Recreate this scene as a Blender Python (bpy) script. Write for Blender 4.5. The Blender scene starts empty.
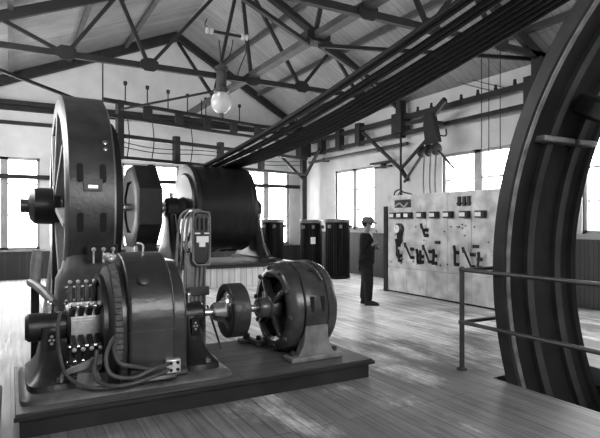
import bpy, bmesh, math, random
from mathutils import Vector, Matrix
random.seed(7)
PI = math.pi
SC = bpy.context.scene
COL = SC.collection

# ------------------------------------------------------------------ camera, world, exposure
YAW = 29.1
cam_d = bpy.data.cameras.new('camera'); cam = bpy.data.objects.new('camera', cam_d); COL.objects.link(cam)
cam.location = (0, 0, 1.65); cam.rotation_euler = (PI/2, 0, -math.radians(YAW))
cam_d.sensor_width = 36; cam_d.lens = 520/600*36; cam_d.shift_y = 3/600; cam_d.clip_end = 200
SC.camera = cam
w = bpy.data.worlds.new('sky'); SC.world = w; w.use_nodes = True
w.node_tree.nodes['Background'].inputs['Color'].default_value = (1, 1, 1, 1)
w.node_tree.nodes['Background'].inputs['Strength'].default_value = 9.0
SC.view_settings.view_transform = 'Standard'; SC.view_settings.look = 'None'
SC.view_settings.gamma = 1; SC.view_settings.exposure = 1.1
SC.view_settings.use_curve_mapping = False
def portal(loc, rot, sx, sy):
    d = bpy.data.lights.new('daylight_portal', 'AREA'); d.shape = 'RECTANGLE'; d.size = sx; d.size_y = sy
    d.cycles.is_portal = True
    o = bpy.data.objects.new('daylight_portal', d); o.location = loc; o.rotation_euler = rot; COL.objects.link(o)

YB, XR, XL, YN = 16.9, 9.6, -1.9, -6.0          # back wall, right wall, left wall, near end
ZE = 5.0; XRG, ZRG = 4.7, 7.8                   # eave and ridge
BWIN = [(-1.06, .74), (3.05, 4.85), (7.15, 8.95)]
RWIN = [(12.65, 14.8), (7.6, 9.8), (4.2, 6.1)]
for a, b in BWIN: portal(((a+b)/2, YB-.02, 2.2), (PI/2, 0, PI), b-a, 2.7)
for a, b in RWIN: portal((XR-.02, (a+b)/2, 2.4), (PI/2, 0, PI/2), b-a, 2.1)
LFILL = [(6.8, 10.2), (11.2, 14.6)]  # unseen left-wall openings, added and set high to light the mid floor
for a, b in LFILL: portal((XL+.02, (a+b)/2, 4.0), (PI/2, 0, -PI/2), b-a, 1.6)
portal((4.2, YN+.02, 4.9), (PI/2, 0, 0), 6.4, 3.0)  # daylight through the opening added behind the camera for the back gable

# ------------------------------------------------------------------ materials (all grey: a monochrome photograph)
MATS = {}
def nn(nt, t, **kw):
    n = nt.nodes.new(t)
    for k, v in kw.items(): setattr(n, k, v)
    return n
def mat(name, v, rough=.6, metal=0, var=.25, scale=4, bump=.0, stretch=None, tint=0):
    m = bpy.data.materials.new(name); m.use_nodes = True; nt = m.node_tree; b = nt.nodes['Principled BSDF']
    tc = nn(nt, 'ShaderNodeTexCoord'); mp = nn(nt, 'ShaderNodeMapping')
    nt.links.new(tc.outputs['Object'], mp.inputs[0])
    if stretch: mp.inputs['Scale'].default_value = stretch
    n1 = nn(nt, 'ShaderNodeTexNoise'); n1.inputs['Scale'].default_value = scale; n1.inputs['Detail'].default_value = 6
    nt.links.new(mp.outputs[0], n1.inputs['Vector'])
    r = nn(nt, 'ShaderNodeMapRange'); r.inputs['From Min'].default_value = .3; r.inputs['From Max'].default_value = .7
    r.inputs['To Min'].default_value = v*(1-var); r.inputs['To Max'].default_value = min(1, v*(1+var))
    nt.links.new(n1.outputs['Fac'], r.inputs['Value'])
    nt.links.new(r.outputs[0], b.inputs['Base Color'])
    b.inputs['Roughness'].default_value = rough; b.inputs['Metallic'].default_value = metal; b.inputs['Specular IOR Level'].default_value = .5 if v > .12 else .22
    if bump:
        bp = nn(nt, 'ShaderNodeBump'); bp.inputs['Strength'].default_value = bump; bp.inputs['Distance'].default_value = .02
        n2 = nn(nt, 'ShaderNodeTexNoise'); n2.inputs['Scale'].default_value = scale*6; n2.inputs['Detail'].default_value = 4
        nt.links.new(mp.outputs[0], n2.inputs['Vector']); nt.links.new(n2.outputs['Fac'], bp.inputs['Height'])
        nt.links.new(bp.outputs[0], b.inputs['Normal'])
    MATS[name] = m; return m
def boards(name, v, axis, width, rough=.5, var=.2, gap=.4, length=4.0, rvar=0, gapw=.012, blotch=.3):
    """planks running along `axis` ('x','y' on the ground, 'zx','zy' upright), brick texture"""
    m = bpy.data.materials.new(name); m.use_nodes = True; nt = m.node_tree; b = nt.nodes['Principled BSDF']
    tc = nn(nt, 'ShaderNodeTexCoord'); sp = nn(nt, 'ShaderNodeSeparateXYZ'); cb = nn(nt, 'ShaderNodeCombineXYZ')
    nt.links.new(tc.outputs['Object'], sp.inputs[0])
    src = {'x': ('X', 'Y'), 'y': ('Y', 'X'), 'zx': ('Z', 'X'), 'zy': ('Z', 'Y')}[axis]
    nt.links.new(sp.outputs[src[0]], cb.inputs['X']); nt.links.new(sp.outputs[src[1]], cb.inputs['Y'])
    br = nn(nt, 'ShaderNodeTexBrick'); br.offset = .37; br.offset_frequency = 3
    br.inputs['Scale'].default_value = 1; br.inputs['Brick Width'].default_value = length
    br.inputs['Row Height'].default_value = width; br.inputs['Mortar Size'].default_value = gapw
    br.inputs['Mortar Smooth'].default_value = .3; br.inputs['Bias'].default_value = 0
    br.inputs['Color1'].default_value = (v*(1-var),)*3+(1,); br.inputs['Color2'].default_value = (v*(1+var),)*3+(1,)
    br.inputs['Mortar'].default_value = (v*gap,)*3+(1,)
    nt.links.new(cb.outputs[0], br.inputs['Vector'])
    n1 = nn(nt, 'ShaderNodeTexNoise'); n1.inputs['Scale'].default_value = 1.1; n1.inputs['Detail'].default_value = 8
    n1.inputs['Roughness'].default_value = .65
    nt.links.new(tc.outputs['Object'], n1.inputs['Vector'])
    mp = nn(nt, 'ShaderNodeMapping'); mp.inputs['Scale'].default_value = (.7, 14, 14)
    nt.links.new(cb.outputs[0], mp.inputs[0])
    n2 = nn(nt, 'ShaderNodeTexNoise'); n2.inputs['Scale'].default_value = 2; n2.inputs['Detail'].default_value = 5
    nt.links.new(mp.outputs[0], n2.inputs['Vector'])
    ad = nn(nt, 'ShaderNodeMath', operation='ADD'); nt.links.new(n1.outputs['Fac'], ad.inputs[0]); nt.links.new(n2.outputs['Fac'], ad.inputs[1])
    r = nn(nt, 'ShaderNodeMapRange'); r.inputs['From Min'].default_value = .7; r.inputs['From Max'].default_value = 1.3
    r.inputs['To Min'].default_value = 1-blotch; r.inputs['To Max'].default_value = 1+blotch
    nt.links.new(ad.outputs[0], r.inputs['Value'])
    mx = nn(nt, 'ShaderNodeVectorMath', operation='MULTIPLY')
    nt.links.new(br.outputs['Color'], mx.inputs[0]); nt.links.new(r.outputs[0], mx.inputs[1])
    nt.links.new(mx.outputs[0], b.inputs['Base Color'])
    b.inputs['Roughness'].default_value = rough
    if rvar:
        r2 = nn(nt, 'ShaderNodeMapRange'); r2.inputs['From Min'].default_value = .7; r2.inputs['From Max'].default_value = 1.3
        r2.inputs['To Min'].default_value = rough-rvar; r2.inputs['To Max'].default_value = rough+rvar
        nt.links.new(ad.outputs[0], r2.inputs['Value']); nt.links.new(r2.outputs[0], b.inputs['Roughness'])
    MATS[name] = m; return m
M_floor = boards('floor_boards', 0.84, 'y', .13, rough=.50, var=.16, gap=.5, length=3.6, rvar=.1, gapw=.006, blotch=.5)
M_floor.node_tree.nodes['Principled BSDF'].inputs['Specular IOR Level'].default_value = .3
M_floor.node_tree.nodes['Principled BSDF'].inputs['Coat Weight'].default_value = .05
M_floor.node_tree.nodes['Principled BSDF'].inputs['Coat Roughness'].default_value = .28
def oil_and_shade(m):
    # scattered oil patches, plus shade painted into the boards in the foreground and left
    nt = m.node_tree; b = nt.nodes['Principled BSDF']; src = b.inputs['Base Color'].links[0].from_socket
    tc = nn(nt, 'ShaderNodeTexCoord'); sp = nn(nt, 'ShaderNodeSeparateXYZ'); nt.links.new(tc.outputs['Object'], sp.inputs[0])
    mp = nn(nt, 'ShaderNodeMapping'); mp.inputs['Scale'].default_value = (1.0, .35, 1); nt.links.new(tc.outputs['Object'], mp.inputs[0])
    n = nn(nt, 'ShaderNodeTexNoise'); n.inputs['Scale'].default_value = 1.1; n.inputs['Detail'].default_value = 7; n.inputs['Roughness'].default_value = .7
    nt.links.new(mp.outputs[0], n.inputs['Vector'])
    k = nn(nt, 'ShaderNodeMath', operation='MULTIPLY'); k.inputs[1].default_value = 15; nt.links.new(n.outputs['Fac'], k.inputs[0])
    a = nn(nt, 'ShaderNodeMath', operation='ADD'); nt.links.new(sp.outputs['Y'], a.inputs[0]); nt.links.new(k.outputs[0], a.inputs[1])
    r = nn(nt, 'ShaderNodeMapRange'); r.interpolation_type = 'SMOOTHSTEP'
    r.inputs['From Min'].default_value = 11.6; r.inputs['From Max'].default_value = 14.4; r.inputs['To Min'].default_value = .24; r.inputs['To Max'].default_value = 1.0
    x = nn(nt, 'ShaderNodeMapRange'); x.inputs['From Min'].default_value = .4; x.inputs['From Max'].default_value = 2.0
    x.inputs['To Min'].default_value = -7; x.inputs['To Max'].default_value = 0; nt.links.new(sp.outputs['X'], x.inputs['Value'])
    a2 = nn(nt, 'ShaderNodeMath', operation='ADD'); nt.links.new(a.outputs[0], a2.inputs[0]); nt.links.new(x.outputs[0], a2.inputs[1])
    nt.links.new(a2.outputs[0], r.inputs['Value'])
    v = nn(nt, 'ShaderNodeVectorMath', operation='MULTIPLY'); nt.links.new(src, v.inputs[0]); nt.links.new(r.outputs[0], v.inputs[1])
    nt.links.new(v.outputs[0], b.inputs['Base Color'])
oil_and_shade(M_floor)
M_roof = boards('roof_boards', 0.22, 'x', .17, rough=.75, var=.12, gap=.6, length=9, gapw=.008, blotch=.3)
M_plank = boards('platform_boards', 0.11, 'x', .2, rough=.55, var=.2, gap=.3, length=3, gapw=.008, blotch=.4)
M_wains = boards('wainscot_boards', 0.03, 'zx', .09, rough=.6, var=.25, gap=.3, length=5, gapw=.01, blotch=.3)
M_wainsY = boards('wainscot_boards_side', 0.04, 'zy', .09, rough=.6, var=.25, gap=.3, length=5, gapw=.01, blotch=.3)
M_wall = mat('whitewashed_wall', 0.56, .85, var=.08, scale=2.5, bump=.15)
M_found = boards('foundation_boards', 0.6, 'zx', .16, rough=.7, var=.15, gap=.4, length=4, gapw=.01, blotch=.25)
M_frame = mat('painted_window_frame', 0.32, .6, var=.15)
M_steel = mat('dark_truss_steel', 0.018, .6, var=.3)
M_steelg = mat('grey_truss_steel', 0.06, .6, var=.25)
M_timber = mat('dark_timber', 0.02, .6, var=.4, scale=3)
M_iron = mat('dark_cast_iron', 0.014, .42, var=.35, scale=5, bump=.15)
M_irong = mat('grey_cast_iron', 0.04, .42, var=.45, scale=4, bump=.2)
M_ironl = mat('light_cast_iron', 0.17, .45, var=.5, scale=6, bump=.2)
M_mot = mat('motor_paint', 0.05, .33, var=.4, scale=5, bump=.12)
M_joint = mat('worn_joint_iron', .16, .4, var=.3, scale=5)
M_house = mat('generator_paint', .032, .36, var=.45, scale=4, bump=.15)
M_footg = mat('grey_foot_paint', 0.09, .5, var=.4, scale=5, bump=.1)
M_spoke = mat('pale_spoke_paint', .34, .5, var=.2)
M_bed = mat('bed_plate_iron', .085, .4, var=.75, scale=3.2, bump=.2)
M_black = mat('black_recess', .010, .6, var=.3)
M_bright = mat('polished_steel', .75, .22, 1, var=.1)
M_brass = mat('copper_segments', .5, .3, 1, var=.2, scale=20)
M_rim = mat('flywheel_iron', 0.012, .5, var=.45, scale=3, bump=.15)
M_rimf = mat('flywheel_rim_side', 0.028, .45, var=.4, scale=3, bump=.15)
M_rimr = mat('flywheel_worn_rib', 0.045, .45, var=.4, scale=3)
M_rope = mat('tarred_rope', 0.011, .7, var=.5, scale=30)
M_panel = mat('slate_panel', 0.62, .5, var=.38, scale=3.0, bump=.05)
M_paneld = mat('dark_panel_edge', 0.03, .5, var=.3)
M_white = mat('white_enamel', .85, .4, var=.04)
M_plate = mat('nameplate_metal', .6, .3, .5, var=.2, scale=20)
M_tank = mat('black_tank_paint', 0.011, .4, var=.3)
M_cable = mat('rubber_cable', .07, .45, var=.3, scale=10)
M_lac = mat('laced_coil', 0.1, .6, var=.5, scale=25)
M_cloth = mat('dark_wool', .016, .9, var=.4, scale=20, bump=.2)
M_cloth2 = mat('dark_trouser_wool', .020, .9, var=.4, scale=20, bump=.2)
M_felt = mat('grey_felt', 0.16, .9, var=.3, scale=20)
M_skin = mat('skin', 0.26, .55, var=.1)
M_shoe = mat('shoe_leather', .02, .4, var=.2)
M_shirt = mat('white_cloth', .75, .8, var=.05)
M_rail = mat('iron_rail', .07, .4, .3, var=.3)
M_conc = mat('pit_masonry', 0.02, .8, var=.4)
M_porc = mat('porcelain', .45, .3, var=.1)
def glassmat(name, tr, gl, rough=.05):
    m = bpy.data.materials.new(name); m.use_nodes = True; nt = m.node_tree; nt.nodes.clear()
    o = nn(nt, 'ShaderNodeOutputMaterial'); t = nn(nt, 'ShaderNodeBsdfTransparent'); g = nn(nt, 'ShaderNodeBsdfGlossy'); x = nn(nt, 'ShaderNodeMixShader')
    t.inputs[0].default_value = (tr, tr, tr, 1); g.inputs['Roughness'].default_value = rough; x.inputs[0].default_value = gl
    nt.links.new(t.outputs[0], x.inputs[1]); nt.links.new(g.outputs[0], x.inputs[2]); nt.links.new(x.outputs[0], o.inputs[0]); return m
M_glass = glassmat('window_glass', .97, .05)
M_globe = mat('opal_globe', .6, .25, var=.03)
_b = M_globe.node_tree.nodes['Principled BSDF']; _b.inputs['Transmission Weight'].default_value = .35

for m_, r_ in ((M_mot, .27), (M_house, .3), (M_iron, .36), (M_irong, .36)):
    m_.node_tree.nodes['Principled BSDF'].inputs['Specular IOR Level'].default_value = .45; m_.node_tree.nodes['Principled BSDF'].inputs['Roughness'].default_value = r_
# ------------------------------------------------------------------ mesh helpers
def frame_from(d):
    d = Vector(d).normalized(); up = Vector((0, 0, 1)) if abs(d.z) < .95 else Vector((0, 1, 0))
    s = d.cross(up).normalized(); u = s.cross(d).normalized(); return d, s, u
class MB:
    def __init__(s): s.v = []; s.f = []
    def add(s, vs, fs):
        n = len(s.v); s.v += [tuple(v) for v in vs]; s.f += [tuple(i+n for i in f) for f in fs]; return s
    def box(s, c, d, rz=0, rx=0, ry=0, taper=1.0):
        R = Matrix.Rotation(rz, 3, 'Z') @ Matrix.Rotation(ry, 3, 'Y') @ Matrix.Rotation(rx, 3, 'X'); c = Vector(c)
        vs = []
        for z in (-.5, .5):
            k = taper if z > 0 else 1
            for x, y in ((-.5, -.5), (.5, -.5), (.5, .5), (-.5, .5)): vs.append(c + R @ Vector((x*d[0]*k, y*d[1]*k, z*d[2])))
        return s.add(vs, [(0, 3, 2, 1), (4, 5, 6, 7), (0, 1, 5, 4), (1, 2, 6, 5), (2, 3, 7, 6), (3, 0, 4, 7)])
    def lo(s, a, b):
        return s.box([(a[i]+b[i])/2 for i in range(3)], [abs(b[i]-a[i]) for i in range(3)])
    def beam(s, p, q, w, h):
        p, q = Vector(p), Vector(q); d, a, u = frame_from(q-p)
        vs = [e + a*x*w/2 + u*y*h/2 for e in (p, q) for x, y in ((-1, -1), (1, -1), (1, 1), (-1, 1))]
        return s.add(vs, [(0, 1, 2, 3), (7, 6, 5, 4), (0, 4, 5, 1), (1, 5, 6, 2), (2, 6, 7, 3), (3, 7, 4, 0)])
    def lathe(s, prof, o=(0, 0, 0), d=(1, 0, 0), n=32, closed=False, a0=0, a1=2*PI):
        """prof: list of (along axis, radius); closed=True joins last to first (a ring section)"""
        o = Vector(o); d, a, u = frame_from(d); full = abs(a1-a0-2*PI) < 1e-6
        m = n if full else n+1; base = len(s.v); P = len(prof)
        for i in range(m):
            t = a0+(a1-a0)*i/n; r_ = a*math.cos(t)+u*math.sin(t)
            for x, r in prof: s.v.append(tuple(o+d*x+r_*max(r, 1e-5)))
        for i in range(n):
            j = (i+1) % m if full else i+1
            for k in range(P if closed else P-1):
                l = (k+1) % P
                s.f.append((base+i*P+k, base+j*P+k, base+j*P+l, base+i*P+l))
        if not closed:
            for k in (0, P-1):
                if prof[k][1] > 1e-4: 
                    f = [base+i*P+k for i in range(m)]; s.f.append(tuple(f if k else f[::-1]))
        elif not full:
            s.f.append(tuple(base+k for k in range(P))); s.f.append(tuple(base+(m-1)*P+k for k in range(P))[::-1])
        return s
    def cyl(s, p, q, r, n=12, r2=None):
        p, q = Vector(p), Vector(q); L = (q-p).length
        return s.lathe([(0, r), (L, r if r2 is None else r2)], p, q-p, n)
    def ball(s, c, r, n=14, sc=(1, 1, 1)):
        base = len(s.v); s.lathe([(-r*math.cos(PI*i/10), r*math.sin(PI*i/10)) for i in range(11)], (0, 0, 0), (0, 0, 1), n)
        for i in range(base, len(s.v)):
            v = s.v[i]; s.v[i] = (c[0]+v[0]*sc[0], c[1]+v[1]*sc[1], c[2]+v[2]*sc[2])
        return s
    def tube(s, pts, r, n=8, smooth=4, closed=False):
        P = [Vector(p) for p in pts]
        if smooth > 1 and len(P) > 2:
            Q = []
            for i in range(len(P)-1):
                p0 = P[max(i-1, 0)]; p1 = P[i]; p2 = P[i+1]; p3 = P[min(i+2, len(P)-1)]
                for k in range(smooth):
                    t = k/smooth
                    Q.append(.5*((2*p1)+(p2-p0)*t+(2*p0-5*p1+4*p2-p3)*t*t+(3*p1-p0-3*p2+p3)*t**3))
            Q.append(P[-1]); P = Q
        base = len(s.v); d0, a, u = frame_from(P[1]-P[0])
        for i, p in enumerate(P):
            d = (P[min(i+1, len(P)-1)]-P[max(i-1, 0)]).normalized()
            a = (a-d*a.dot(d)).normalized(); u = d.cross(a)
            rr = r[min(i, len(r)-1)] if isinstance(r, (list, tuple)) else r
            for k in range(n):
                t = 2*PI*k/n; s.v.append(tuple(p+a*math.cos(t)*rr+u*math.sin(t)*rr))
        for i in range(len(P)-1):
            for k in range(n):
                l = (k+1) % n; s.f.append((base+i*n+k, base+i*n+l, base+(i+1)*n+l, base+(i+1)*n+k))
        s.f.append(tuple(base+k for k in range(n))[::-1]); s.f.append(tuple(base+(len(P)-1)*n+k for k in range(n)))
        return s
    def prism(s, poly, o, ax, thick):
        """poly of (a, z): extruded along ax ('x' -> a is y; 'y' -> a is x), centred"""
        vs = []
        for sgn in (-.5, .5):
            for a, z in poly:
                vs.append((o[0]+sgn*thick, o[1]+a, o[2]+z) if ax == 'x' else (o[0]+a, o[1]+sgn*thick, o[2]+z))
        n = len(poly); fs = [tuple(range(n)), tuple(range(2*n-1, n-1, -1))]
        for i in range(n): j = (i+1) % n; fs.append((i, i+n, j+n, j))
        return s.add(vs, fs)
    def loft(s, secs, n=20, p=4.0):
        """secs: (z, cx, cy, wx, wy) superellipse sections"""
        base = len(s.v)
        for z, cx, cy, wx, wy in secs:
            for k in range(n):
                t = 2*PI*k/n; c, q = math.cos(t), math.sin(t)
                s.v.append((cx+wx/2*math.copysign(abs(c)**(2/p), c), cy+wy/2*math.copysign(abs(q)**(2/p), q), z))
        for i in range(len(secs)-1):
            for k in range(n):
                l = (k+1) % n; s.f.append((base+i*n+k, base+i*n+l, base+(i+1)*n+l, base+(i+1)*n+k))
        s.f.append(tuple(base+k for k in range(n))[::-1]); s.f.append(tuple(base+(len(secs)-1)*n+k for k in range(n)))
        return s
    def build(s, name, m, parent=None, bevel=0, ang=35, seg=2):
        me = bpy.data.meshes.new(name); me.from_pydata(s.v, [], s.f)
        bm = bmesh.new(); bm.from_mesh(me); bmesh.ops.recalc_face_normals(bm, faces=bm.faces); bm.to_mesh(me); bm.free()
        me.polygons.foreach_set('use_smooth', [True]*len(me.polygons)); me.set_sharp_from_angle(angle=math.radians(ang))
        me.materials.append(m); me.update()
        o = bpy.data.objects.new(name, me); COL.objects.link(o)
        if parent: o.parent = parent
        if bevel:
            b = o.modifiers.new('bevel', 'BEVEL'); b.width = bevel; b.segments = seg; b.limit_method = 'ANGLE'; b.angle_limit = math.radians(35)
        return o
def tag(o, label, cat, group=None):
    o['label'] = label; o['category'] = cat
    if group: o['group'] = group
    return o
def thing(name, label, cat, loc=(0, 0, 0), rz=0, group=None):
    o = bpy.data.objects.new(name, None); o.empty_display_size = .1; COL.objects.link(o)
    o.location = loc; o.rotation_euler = (0, 0, rz); return tag(o, label, cat, group)
def struct(o, label=None):
    o['kind'] = 'structure'
    if label: o['label'] = label
    return o
def copy_tree(o, parent=None):
    c = o.copy(); COL.objects.link(c); c.parent = parent
    for ch in list(o.children): copy_tree(ch, c)
    return c
def kids(o): return list(o.children)

# ------------------------------------------------------------------ setting
fl = MB()
PX0, PX1, PY0, PY1 = 4.46, 5.8, -4.2, 3.82
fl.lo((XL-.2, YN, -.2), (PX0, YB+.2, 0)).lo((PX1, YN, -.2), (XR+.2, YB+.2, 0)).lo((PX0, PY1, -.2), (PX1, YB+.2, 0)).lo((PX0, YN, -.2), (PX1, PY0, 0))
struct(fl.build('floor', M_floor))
pit = MB()
pit.lo((PX0-.15, PY0-.15, -3.2), (PX0, PY1+.15, -.2)).lo((PX1, PY0-.15, -3.2), (PX1+.15, PY1+.15, -.2))
pit.lo((PX0, PY0-.15, -3.2), (PX1, PY0, -.2)).lo((PX0, PY1, -3.2), (PX1, PY1+.15, -.2)).lo((PX0-.15, PY0-.15, -3.3), (PX1+.15, PY1+.15, -3.2))
struct(pit.build('floor_pit', M_conc))
def wallgrid(axis, pos, thick, a0, a1, z1, holes, zb, zt, top=None):
    m = MB()
    def q(p0, p1, za, zc):
        if axis == 'y': m.lo((p0, pos, za), (p1, pos+thick, zc))
        else: m.lo((pos, p0, za), (pos+thick, p1, zc))
    hs = sorted(holes); c = a0
    for h0, h1 in hs:
        q(c, h0, 0, z1); q(h0, h1, 0, zb); (q(h0, h1, zt, z1) if zt < z1 else None); c = h1
    q(c, a1, 0, z1); return m
BZ0, BZ1, RZ0, RZ1 = .85, 3.5, 1.42, 3.36
near = wallgrid('y', YN-.25, .25, XL-.2, XR+.2, 5.0, [(1.0, 7.4)], 3.4, 6.4)  # unseen near wall; its high opening is added to brighten the back gable
near.prism([(XL-.2, 5.0), (1.0, 5.0), (1.0, 6.35)], (0, YN-.125, 0), 'y', .25).prism([(7.4, 5.0), (XR+.2, 5.0), (7.4, 6.35)], (0, YN-.125, 0), 'y', .25)
near.prism([(1.0, 6.4), (7.4, 6.4), (XRG, ZRG+.05)], (0, YN-.125, 0), 'y', .25)
struct(near.build('wall_front', M_wall))
mb = wallgrid('y', YB, .25, XL-.2, XR+.2, ZE, BWIN, BZ0, BZ1)
mb.prism([(XL-.2, ZE), (XR+.2, ZE), (XRG, ZRG+.05)], (0, YB+.125, 0), 'y', .25)
struct(mb.build('wall_back', M_wall))
struct(wallgrid('x', XR, .25, YN, YB, ZE-.02, RWIN, RZ0, RZ1).build('wall_right', M_wall))
struct(wallgrid('x', XL-.25, .25, YN, YB, ZE-.02, LFILL, 3.2, 4.8).build('wall_left', M_wall))
rf = MB()
rf.prism([(XRG, ZRG), (XR+.35, ZRG-(XR+.35-XRG)*.58+.02), (XR+.35, ZRG-(XR+.35-XRG)*.58+.14), (XRG, ZRG+.14), (XL-.4, ZRG-(XRG-XL+.4)*.424+.14), (XL-.4, ZRG-(XRG-XL+.4)*.424)], (0, (YN+YB)/2+.1, 0), 'y', YB-YN+.6)
struct(rf.build('ceiling', M_roof))
def roofz(x): return ZRG-(x-XRG)*.571 if x > XRG else ZRG-(XRG-x)*.424
# windows
def window(n, axis, pos, a0, a1, z0, z1, bars, inward):
    """frame, mullion, glazing bars; axis 'y' = back wall"""
    f = MB(); t = .07
    def q(m, p0, p1, za, zc, d0=.0, d1=.10):
        if axis == 'y': m.lo((p0, pos+d0, za), (p1, pos+d1, zc))
        else: m.lo((pos+d0, p0, za), (pos+d1, p1, zc))
    q(f, a0, a0+t, z0, z1); q(f, a1-t, a1, z0, z1); q(f, a0, a1, z0, z0+t); q(f, a0, a1, z1-t, z1)
    q(f, a0-.1, a0, z0-.1, z1+.1, -.03, 0); q(f, a1, a1+.1, z0-.1, z1+.1, -.03, 0); q(f, a0-.14, a1+.14, z1, z1+.14, -.04, 0); q(f, a0-.14, a1+.14, z0-.1, z0, -.09, 0)
    mid = (a0+a1)/2; q(f, mid-.1, mid+.1, z0, z1)
    for b in bars: q(f, a0, a1, b-.02, b+.02, .03, .07)
    o = struct(f.build('window_%d' % n, M_frame))
    for s0, s1 in ((a0+t, mid-.1), (mid+.1, a1-t)):
        g = MB(); q(g, s0, s1, z0+t, z1-t, .045, .051); g.build('glass_pane', M_glass, o)
    return o
for i, (a, b) in enumerate(BWIN): window(i+1, 'y', YB+.05, a, b, BZ0, BZ1, [1.85, 2.75], -1)
for i, (a, b) in enumerate(RWIN): window(i+4, 'x', XR+.05, a, b, RZ0, RZ1, [2.05, 2.7], -1)
# wainscot
m = MB(); c = XL
m.lo((XL, YB-.03, 0), (XR, YB-.001, .80)); m.lo((XL, YB-.05, .74), (XR, YB-.03, .8)); struct(m.build('trim_1', M_wains))
m = MB(); m.lo((XR-.03, YN, 0), (XR-.001, YB-.05, 1.30)).lo((XR-.05, YN, 1.26), (XR-.03, YB-.05, 1.32)); struct(m.build('trim_2', M_wainsY))
m = MB(); m.lo((XL, YB-.06, 2.86), (XR-.02, YB-.02, 3.02)); 
struct(MB().lo((XL, YB-.16, 2.88), (XR, YB-.03, 3.0)).build('trim_3', M_timber))          # long shelf beam over the back windows
struct(MB().lo((XL, YB-.12, 4.82), (XR, YB-.001, 4.95)).lo((XL, YB-.1, 4.42), (2.3, YB-.001, 4.52)).build('trim_4', M_timber))
m = MB()                                                                             # purlins under the roof boards
for i, x in enumerate((6.15, 7.55, 8.8, 3.1, 1.5, 0.0)):
    sl = -.58 if x > XRG else .424
    m = MB().beam((x, YN, roofz(x)-.07), (x, YB, roofz(x)-.07), .10, .12); struct(m.build('trim_%d' % (5+i), M_steelg))

# ------------------------------------------------------------------ roof trusses
def gus(m, c, sx, sz, th=.03, rnd=.3):
    p = [(-sx, -sz*.5), (-sx*.5, -sz), (sx*.5, -sz), (sx, -sz*.5), (sx, sz*.5), (sx*.5, sz), (-sx*.5, sz), (-sx, sz*.5)]
    return m.prism(p, c, 'y', th)
def truss(y, label, tie_z=ZE, nodes=True, w=.10, web_on=True):
    t = thing('roof_truss', label, 'roof truss', (0, y, tie_z))
    dz = -tie_z
    rz = lambda x: roofz(x)-(.22 if web_on else .13)+dz
    top = (XRG, 0, rz(XRG))
    MB().beam((XL+.02, 0, rz(XL)+.04), top, w, .2 if web_on else .3).build('rafter', M_steel, t)
    MB().beam(top, (XR-.02, 0, rz(XR)+.04), w, .2).build('rafter', M_steel, t)
    MB().beam((XL+.02, 0, 0), (XR-.02, 0, 0), w, .12).build('tie_beam', M_steel, t)
    T = [.97, 2.6, 5.0, 6.34, 8.1]; Rn = {'a': -.2, 'b': 1.97, 'c': 7.26, 'd': 3.6}
    web = [(T[0], Rn['a']), (T[0], Rn['b']), (T[1], Rn['b']), (T[1], XRG), (T[2], XRG), (T[3], XRG), (T[3], Rn['c']), (T[4], Rn['c'])]
    if not web_on: return t
    for a, b in web:
        MB().beam((a, .0, 0), (b, 0, rz(b)), .07, .075).build('web_member', M_steel, t)
    for a in T: gus(MB(), (a, -.06, .02), .19, .14).build('gusset_plate', M_steel, t)
    for b in (Rn['b'], Rn['c']): gus(MB(), (b, -.06, rz(b)-.02), .2, .13).build('gusset_plate', M_steel, t)
    gus(MB(), (XRG, -.06, rz(XRG)-.12), .35, .22).build('gusset_plate', M_steel, t)
    return t
truss(6.8, 'nearest dark steel roof truss, its tie passing above the thick ropes')
truss(11.35, 'middle dark steel roof truss with the arc lamp hanging at its king post')
truss(YB-.25, 'furthest dark steel roof truss flat against the back gable wall', web_on=False, w=.2)
# lengthwise girder under the ridge with its bracing
g = thing('ridge_girder', 'long grey steel girder running lengthwise beneath the roof ridge', 'girder', (5.0, 0, ZE+.12))
MB().beam((0, 2.0, 0), (0, YB-.35, 0), .2, .12).build('chord', M_steelg, g)
for y0, y1 in ((11.35, 8.4), (6.8, 8.4), (6.8, 4.6), (11.35, 14.0), (16.5, 14.0)):
    MB().beam((0, y1, .05), (-.3, y0, 2.3), .07, .08).build('brace', M_steel, g)
gus(MB(), (0, 8.4, 0), .25, .12, .3).build('gusset_plate', M_steel, g)
def brace(p, q, label, r=.07):
    p = Vector(p); q = Vector(q)
    m = MB().beam((0, 0, 0), q-p, r, .07); o = m.build('lateral_brace', M_steel); o.location = p
    tag(o, label, 'brace'); return o
Zb = ZE-.02
brace((5.1, 8.4, Zb), (9.4, 11.2, Zb), 'dark lateral brace slanting from the ridge girder to the right wall bracket')
brace((5.1, 8.4, Zb), (9.4, 6.95, Zb), 'dark lateral brace crossing above the ropes towards the near right')
brace((4.85, 8.4, Zb), (2.7, 6.95, Zb), 'dark lateral brace from the ridge girder towards the top edge')
brace((-1.6, 11.5, Zb), (2.5, 16.4, Zb), 'thin dark lateral brace running down above the big ring')

# ------------------------------------------------------------------ columns and wall brackets
def column(x, y, label, arms):
    t = thing('steel_column', label, 'column', (x, y, 0))
    MB().lo((-.09, -.09, 0), (.09, .09, ZE-.1)).build('post', M_steel, t)
    MB().lo((-.2, -.2, 3.95), (.2, .2, 4.75)).build('bracket_box', M_steel, t)
    for a in arms: MB().beam((0, 0, 3.15), a, .08, .09).build('knee_brace', M_steel, t)
    return t
column(9.1, 16.1, 'dark steel column in the far corner behind the ribbed tanks', [(-1.1, 0, 4.1), (0, -1.1, 4.1)])
t = thing('wall_bracket', 'dark steel bracket high on right wall carrying the cable rails', 'bracket', (XR-.28, 11.08, 3.0))
MB().lo((-.1, -.1, .95), (.1, .1, 1.95)).lo((-.17, -.2, 1.05), (.17, .2, 1.6)).build('post', M_steel, t)
MB().cyl((0, 0, -.9), (0, 0, .95), .03, 8).build('drop_rod', M_steel, t)
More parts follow.
